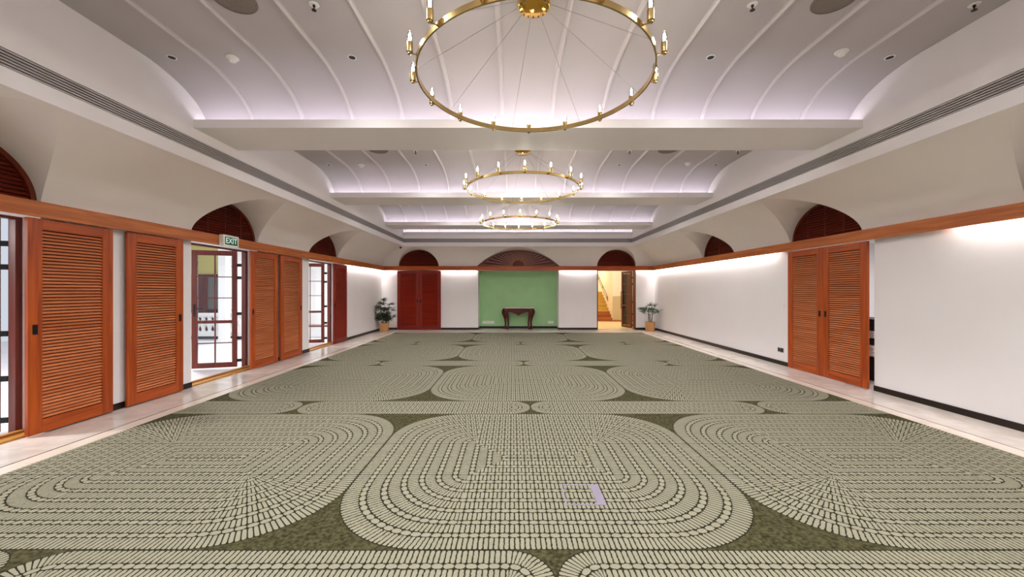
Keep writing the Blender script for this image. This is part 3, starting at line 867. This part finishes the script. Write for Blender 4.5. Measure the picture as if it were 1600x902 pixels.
def cabriole(x, y, ox, oy):
    """ox, oy: outward direction of the knee"""
    prof = [(0.86, 0.0, 0.045), (0.80, 0.05, 0.055), (0.72, 0.085, 0.06), (0.64, 0.08, 0.055), (0.55, 0.045, 0.045), (0.42, 0.005, 0.034), (0.28, -0.02, 0.028),
            (0.16, -0.02, 0.025), (0.09, 0.0, 0.024), (0.05, 0.02, 0.034), (0.02, 0.025, 0.036), (0.0, 0.025, 0.028)]
    bm = bmesh.new(); tube(bm, [(x+ox*o, y+oy*o, z) for z, o, r in prof], [max(r*1.4, 0.037) for z, o, r in prof], 10); obj('leg', bm, M['mahogp'], tb, True)
cabriole(-0.43, 0.07, -0.7, -0.4); cabriole(0.43, 0.07, 0.7, -0.4); cabriole(-0.55, 0.44, -0.8, 0.0); cabriole(0.55, 0.44, 0.8, 0.0)
bm = bmesh.new(); lathe(bm, [(0, -0.05), (0.03, -0.03), (0.045, 0.0), (0.03, 0.035), (0, 0.05)], 12); obj('carved_boss', bm, M['mahogp'], tb, True, loc=(0, 0.052, 0.70))

# ------------------------------------------------------------------ sockets, switch, floor box, cctv
def plate(name, label, cat, loc, rz, w, h, mat, holes=2, hm=None):
    t = thing(name, label, cat, loc, rz)
    boxobj('plate', (-w/2, w/2, -0.012, 0, -h/2, h/2), mat, t, bev=0.003)
    for i in range(holes):
        cx = (i-(holes-1)/2)*w/holes
        boxobj('module', (cx-w/holes*0.36, cx+w/holes*0.36, -0.015, -0.011, -h*0.32, h*0.32), hm or M['plastic'], t, bev=0.001)
    return t
plate('socket_outlet', 'long white multi socket plate on the green wall', 'socket', (-1.02, YF+ND, 0.25), 0, 0.50, 0.12, M['plastic'], 5)
plate('socket_outlet', 'short white double socket plate on the green wall', 'socket', (1.62, YF+ND, 0.25), 0, 0.24, 0.11, M['plastic'], 2)
plate('socket_outlet', 'grey double socket low on white wall beside louvred pair', 'socket', (XR, 8.20, 0.32), -PI/2, 0.17, 0.09, M['greyplastic'], 2, M['iron'])
plate('light_switch', 'small white square light switch on white wall', 'switch', (XR, 8.13, 1.27), -PI/2, 0.09, 0.09, M['plastic'], 1)
fb = thing('floor_box', 'square metal rimmed floor socket box let into carpet', 'socket', (0.545, 2.97, 0.008))
bm = bmesh.new()
for a in ((-0.15, 0.155, -0.149, -0.138), (-0.15, 0.155, 0.138, 0.149), (-0.15, -0.138, -0.138, 0.138)): bx(bm, *a, 0, 0.003)
obj('rim', bm, M['nickel'], fb)
boxobj('cable_flap', (0.085, 0.155, -0.138, 0.138, 0, 0.004), M['nickel'], fb, bev=0.001)
cc = thing('dome_camera', 'tiny black dome security camera under the cornice corner', 'camera', (FL-0.13, FY+0.05, ZF-0.02))
bm = bmesh.new(); lathe(bm, [(0, 0.03), (0.055, 0.03), (0.06, 0.0), (0.0, 0.0)], 18); obj('mount', bm, M['plastic'], cc, True)
bm = bmesh.new(); lathe(bm, [(0.045, 0.0), (0.045, -0.02), (0.03, -0.05), (0, -0.06)], 18); obj('dome', bm, M['lens'], cc, True)

# ------------------------------------------------------------------ potted palms
def pot(t, r, h):
    bm = bmesh.new(); lathe(bm, [(0, 0), (r*0.88, 0), (r*0.92, 0.01), (r, h), (r*0.92, h), (r*0.90, h-0.03), (0, h-0.03)], 28); obj('pot', bm, M['clay'], t, True)
    bm = bmesh.new(); lathe(bm, [(0, h-0.026), (r*0.90, h-0.028)], 20); obj('soil', bm, M['soil'], t)
def frond(t, base, direc, length, blades, bl, mat, droop, width, lim):
    d = Vector(direc).normalized(); base = Vector(base); bm = bmesh.new()
    pts = [base + d*length*i/5 + Vector((0, 0, -droop*length*(i/5)**2*0.3)) for i in range(6)]
    tube(bm, pts, [0.006-0.003*i/5 for i in range(6)], 5)
    hub = pts[-1]; fwd = (pts[-1]-pts[-2]).normalized()
    ref = Vector((random.uniform(-.6, .6), random.uniform(-.6, .6), 1))
    side_ = fwd.cross(ref).normalized(); up = side_.cross(fwd).normalized()
    for k in range(blades):
        a = math.radians(-100 + 200*k/(blades-1)) + random.uniform(-.1, .1)
        dv = (fwd*math.cos(a) + side_*math.sin(a) + up*0.15).normalized()
        L = bl*(0.78+0.22*math.cos(a))*random.uniform(.88, 1.1)
        wv = dv.cross(up).normalized(); prev = None
        for j in range(5):
            f = j/4; w = width*(0.35, 0.9, 1.0, 0.75, 0.1)[j]
            c = hub + dv*L*f + Vector((0, 0, -droop*L*f*f*0.5))
            cur = [bm.verts.new(c - wv*w), bm.verts.new(c - up*w*0.5), bm.verts.new(c + wv*w)]
            if prev:
                bm.faces.new((prev[0], prev[1], cur[1], cur[0])); bm.faces.new((prev[1], prev[2], cur[2], cur[1]))
            prev = cur
    x0, x1, y1 = lim
    for v in bm.verts:                                   # leaves bend against the walls
        v.co.x = min(max(v.co.x, x0), x1); v.co.y = min(v.co.y, y1); v.co.z = max(v.co.z, 0.03)
    link('frond', mesh(bm, 'frond', mat, False, False), t)
sp = thing('potted_palm', 'small fan palm on bare stems in a tan pot', 'plant', (5.42, 15.0, 0)); pot(sp, 0.19, 0.37)
LIM = (-0.9, XR-0.03-5.42, YF-0.03-15.0)
for (x, y, lx, ly, h) in ((-0.04, 0.0, -0.03, 0.0, 0.80), (0.06, 0.02, 0.05, 0.0, 0.72), (0.0, -0.05, -0.05, -0.06, 0.64)):
    bm = bmesh.new(); tube(bm, [(x, y, 0.33), (x+lx*0.5, y+ly*0.5, (0.33+h)/2), (x+lx, y+ly, h)], [0.018, 0.016, 0.013], 8); obj('stem', bm, M['stem'], sp, True)
    for k in range(5):
        a = 2*PI*k/5 + h*9 + random.uniform(-.3, .3); e = random.uniform(.25, 1.2)
        frond(sp, (x+lx, y+ly, h-0.02), (math.cos(a), math.sin(a)*0.7, e), random.uniform(.2, .34), 9, random.uniform(.22, .30), M['leaf'], 0.45, 0.0135, LIM)
bp_ = thing('potted_palm', 'tall bushy dark green palm in a round tan pot', 'plant', (-4.99, 14.82, 0)); pot(bp_, 0.185, 0.34)
LIM = (XL+0.03+4.99, 0.9, YF-0.03-14.82)
for k in range(9):
    a = 2*PI*k/9; h = (1.05, 0.62, 0.85, 0.52, 1.1, 0.72, 0.95, 0.58, 0.8)[k]; x, y = 0.07*math.cos(a), 0.07*math.sin(a)
    lx, ly = 0.13*math.cos(a), 0.10*math.sin(a)
    bm = bmesh.new(); tube(bm, [(x, y, 0.30), (x+lx*0.4, y+ly*0.4, (0.3+h)/2), (x+lx, y+ly, h)], [0.012, 0.011, 0.009], 7); obj('stem', bm, M['stem'], bp_, True)
    for q in range(5):
        b = a + (q-2)*1.15 + random.uniform(-.3, .3); zz = h - 0.09*q
        frond(bp_, (x+lx*0.9, y+ly*0.9, max(zz, 0.42)), (math.cos(b), math.sin(b)*0.7, random.uniform(.4, 1.5)), random.uniform(.10, .24), 9, random.uniform(.2, .28), M['leafd'], 0.6, 0.0165, LIM)

# ------------------------------------------------------------------ veranda beyond the open doorways
struct(boxobj('floor_veranda', (-16, XL-0.29, -3, 22, -0.14, -0.005), M['vfloor']), 'pale polished floor of the veranda outside')
bm = bmesh.new(); bx(bm, -16, -10.75, 14.3, 14.5, 0, 4.2); struct(obj('wall_veranda', bm, M['yellow']), 'ochre yellow wall outside beyond the balustrade')
bm = bmesh.new(); bx(bm, -10.75, XL-0.29, 17.0, 17.2, 0, 4.2); bx(bm, -10.95, -10.75, 14.5, 17.2, 0, 4.2); struct(obj('wall_passage', bm, M['white']), 'white wall of the passage outside')
# roof keeps the veranda a sheltered place, lit by added lamps
struct(boxobj('ceiling_veranda', (-10.2, XL-0.29, -3, 17, 3.3, 3.4), M['white']), 'white veranda ceiling')
cup_ = thing('timber_screen', 'dark brown timber screen with grey panels outside', 'screen', (-12.4, 14.27, 0))
for x in (-1.5, -0.72, 0.06, 0.84, 1.62):
    boxobj('post', (x-0.16 if x > -1.4 else x-0.1, x+0.16, -0.06, 0.02, 0, 2.12), M['mahogz'], cup_)
boxobj('head_rail', (-1.6, 1.62, -0.05, 0.02, 2.12, 2.2), M['mahogp'], cup_)
boxobj('sill', (-1.6, 1.62, -0.04, 0.02, 0.0, 0.9), M['slatback'], cup_)
for x in (-1.11, -0.33, 0.45, 1.23):
    boxobj('panel', (x-0.24, x+0.24, -0.03, 0.0, 0.9, 2.12), M['greyplastic'], cup_)
bal = thing('balustrade', 'white balustrade of stout turned balusters on the veranda', 'balustrade', (-9.6, 12.6, 0))
boxobj('hand_rail', (-2.6, 1.1, -0.11, 0.11, 0.74, 0.85), M['white'], bal, bev=0.01)
boxobj('plinth', (-2.6, 1.1, -0.10, 0.10, 0.09, 0.22), M['white'], bal, bev=0.008)
boxobj('foot', (-2.6, 1.1, -0.07, 0.07, 0.0, 0.09), M['dark'], bal)
bm = bmesh.new(); lathe(bm, [(0.08, 0.22), (0.08, 0.25), (0.052, 0.27), (0.048, 0.33), (0.075, 0.42), (0.102, 0.50), (0.09, 0.57), (0.055, 0.63), (0.05, 0.68), (0.08, 0.71), (0.08, 0.74)], 16)
BL = mesh(bm, 'baluster', M['white'], True)
for i in range(18): link('baluster', BL, bal, (-2.5+i*0.208, 0, 0))
cl = thing('veranda_column', 'square white column standing in front of the balustrade', 'column', (-8.93, 11.8, 0))
boxobj('shaft', (-0.115, 0.115, -0.115, 0.115, 0.1, 3.3), M['white'], cl, bev=0.012)
boxobj('base', (-0.14, 0.14, -0.14, 0.14, 0.0, 0.1), M['white'], cl, bev=0.01)
bn = thing('low_bench', 'low white plinth with a brown timber top outside', 'bench', (-6.9, 12.95, 0))
boxobj('plinth', (-0.6, 0.75, 0.03, 0.5, 0, 0.36), M['white'], bn); boxobj('seat', (-0.63, 0.78, 0, 0.53, 0.36, 0.40), M['mahogz'], bn, bev=0.005)
dp = thing('frame_edge', 'thin dark tube standing in for a frame edge by the white column', 'pipe', (-9.62, 13.1, 0))  # dark tube put in place of an outside frame edge
bm = bmesh.new(); tube(bm, [(0, 0, 0), (0, 0, 3.3)], 0.028, 10); obj('pipe', bm, M['iron'], dp, True)
bm = bmesh.new()
for z in (0.9, 2.4): lathe(bm, [(0.03, z), (0.038, z), (0.038, z+0.04), (0.03, z+0.04)], 10)
obj('bracket', bm, M['iron'], dp)

def lamp(name, kind, loc, energy, col, size=0.5, rot=(0, 0, 0)):
    l = bpy.data.lights.new(name, kind); l.energy = energy; l.color = col
    if kind == 'AREA': l.shape = 'DISK'; l.size = size
    else: l.shadow_soft_size = size
    o = bpy.data.objects.new(name, l); COL.objects.link(o); o.location = loc; o.rotation_euler = rot
    return o
lamp('veranda_fill', 'AREA', (-7.9, 3.3, 2.6), 110, (1, 0.97, 0.95), 0.5)  # added unseen lamp, throws a light patch in at the first doorway
lamp('veranda_fill', 'AREA', (-7.6, 8.5, 3.25), 70, (1, 0.97, 0.95), 0.5)  # this and the next: unseen lamps added to brighten the veranda
lamp('veranda_fill', 'AREA', (-7.6, 13.8, 3.25), 70, (1, 0.97, 0.95), 0.5)

# ------------------------------------------------------------------ stair hall beyond the end wall
struct(boxobj('floor_stairwell', (2.4, 8.0, YF+0.28, 26, -0.1, -0.002), M['sfloor']), 'warm tan floor of the stair hall')
SY, SX1 = 19.7, 5.17
bm = bmesh.new(); bx(bm, SX1, SX1+0.12, SY-0.02, 26, 0, 5.2); struct(obj('wall_stair', bm, M['cream']), 'cream wall beside the stair flight')
bm = bmesh.new(); bx(bm, SX1+0.12, 8.0, SY-0.02, SY+0.1, 1.3, 4.2); struct(obj('wall_landing', bm, M['cream']), 'cream wall facing the doorway')
bm = bmesh.new(); bx(bm, SX1+0.12, 8.0, SY-0.03, SY+0.1, 0.06, 1.3); bx(bm, SX1, SX1+0.12, SY-0.03, SY-0.02, 0.06, 1.3); struct(obj('wall_dado', bm, M['wains']), 'tan dado on the stair hall wall')
bm = bmesh.new(); bx(bm, SX1, 8.0, SY-0.045, SY-0.03, 0.0, 0.07); struct(obj('baseboard_stairwell', bm, M['riser']), 'brown skirting in the stair hall')
struct(boxobj('wall_stairback', (2.4, SX1, 24.6, 24.7, 0, 5.2), M['cream']), 'cream wall at the head of the stairs')
struct(boxobj('wall_stairside', (2.3, 2.4, YF+0.28, 26, 0, 5.2), M['cream']), 'cream side wall of the stair hall')
struct(boxobj('wall_stairright', (8.0, 8.1, YF+0.28, 20, 0, 5.2), M['cream']), 'cream outer wall of the stair hall')
struct(boxobj('ceiling_stairwell', (2.3, 8.1, YF+0.28, 26, 4.2, 4.3), M['cream']), 'cream stair hall ceiling')
st = thing('staircase', 'timber stair flight rising away beyond the doorway', 'staircase', (3.9, SY, 0))
for i in range(9):
    boxobj('riser', (-1.4, 1.265, i*0.28, 9*0.28+0.6, i*0.17, i*0.17+0.14), M['riser'] if i < 3 else M['tread'], st)
    boxobj('tread', (-1.4, 1.265, i*0.28-0.025, 9*0.28+0.6, i*0.17+0.14, (i+1)*0.17), M['tread'] if i > 1 else M['riser'], st)
hr = thing('hand_rail', 'dark metal double hand rail sloping along the stair wall', 'rail', (SX1-0.06, SY, 0))
bm = bmesh.new(); tube(bm, [(0, 0.75, 1.24), (0, 3.3, 2.64)], 0.014, 8); tube(bm, [(0, 0.75, 1.24), (0, 0.75, 1.04)], 0.012, 8); obj('upper_bar', bm, M['iron'], hr, True)
bm = bmesh.new(); tube(bm, [(0, 0.75, 1.04), (0, 3.3, 2.44)], 0.012, 8); obj('lower_bar', bm, M['iron'], hr, True)
bm = bmesh.new()
for y_ in (0.9, 1.9, 2.9):
    z_ = 1.15 + (y_-0.75)*0.549
    tube(bm, [(0, y_, z_-0.09), (0, y_, z_+0.08)], 0.01, 6); tube(bm, [(0, y_, z_), (0.058, y_, z_)], 0.01, 6)
obj('bracket', bm, M['iron'], hr)
lamp('stair_lamp', 'AREA', (4.4, 17.8, 4.1), 48, (1, 0.92, 0.78), 0.6)
lamp('stair_lamp', 'AREA', (4.0, 22.0, 4.1), 44, (1, 0.92, 0.78), 0.6)

# ------------------------------------------------------------------ store behind the sliding pair
struct(boxobj('floor_store', (XR+0.0, 8.6, 5.4, 9.0, -0.1, -0.001), M['stone']), 'marble floor of the store')
bm = bmesh.new(); bx(bm, 8.6, 8.7, 5.4, 9.0, 0, 2.7); bx(bm, XR+0.3, 8.6, 9.0, 9.1, 0, 2.7); bx(bm, XR+0.3, 8.6, 5.3, 5.4, 0, 2.7)
struct(obj('wall_store', bm, M['white']), 'white wall of the store behind the sliding doors')
struct(boxobj('ceiling_store', (XR+0.3, 8.7, 5.3, 9.1, 2.7, 2.8), M['white']), 'white ceiling of the store')
def crate(z0, z1, lab):
    t = thing('storage_crate', lab, 'crate', (6.62, 7.0, z0))
    h = z1-z0
    boxobj('body', (-0.25, 0.25, -0.3, 0.3, 0, h-0.02), M['crate'], t, bev=0.01); boxobj('lid', (-0.26, 0.26, -0.31, 0.31, h-0.02, h), M['crate'], t, bev=0.004)
def linen(z0, z1, lab):
    t = thing('folded_linen', lab, 'linen', (6.62, 7.0, z0)); n = 3; h = (z1-z0)/n
    for i in range(n):
        bm = bmesh.new(); bx(bm, -0.26, 0.26, -0.30, 0.30, i*h+0.001, (i+1)*h-0.001, bev=h*0.3); obj('fold', bm, M['linen'], t)
crate(0.0, 0.42, 'black crate on the floor in the door gap'); linen(0.42, 0.63, 'thick white linen stack on the lowest black crate')
crate(0.63, 0.75, 'thin black crate between two white linen stacks'); linen(0.75, 0.88, 'thin white linen stack under the topmost black crate')
crate(0.88, 1.09, 'black crate topmost of the stack in the door gap')
lamp('store_lamp', 'AREA', (7.3, 7.0, 2.65), 20, (0.95, 0.95, 1.0), 0.4)
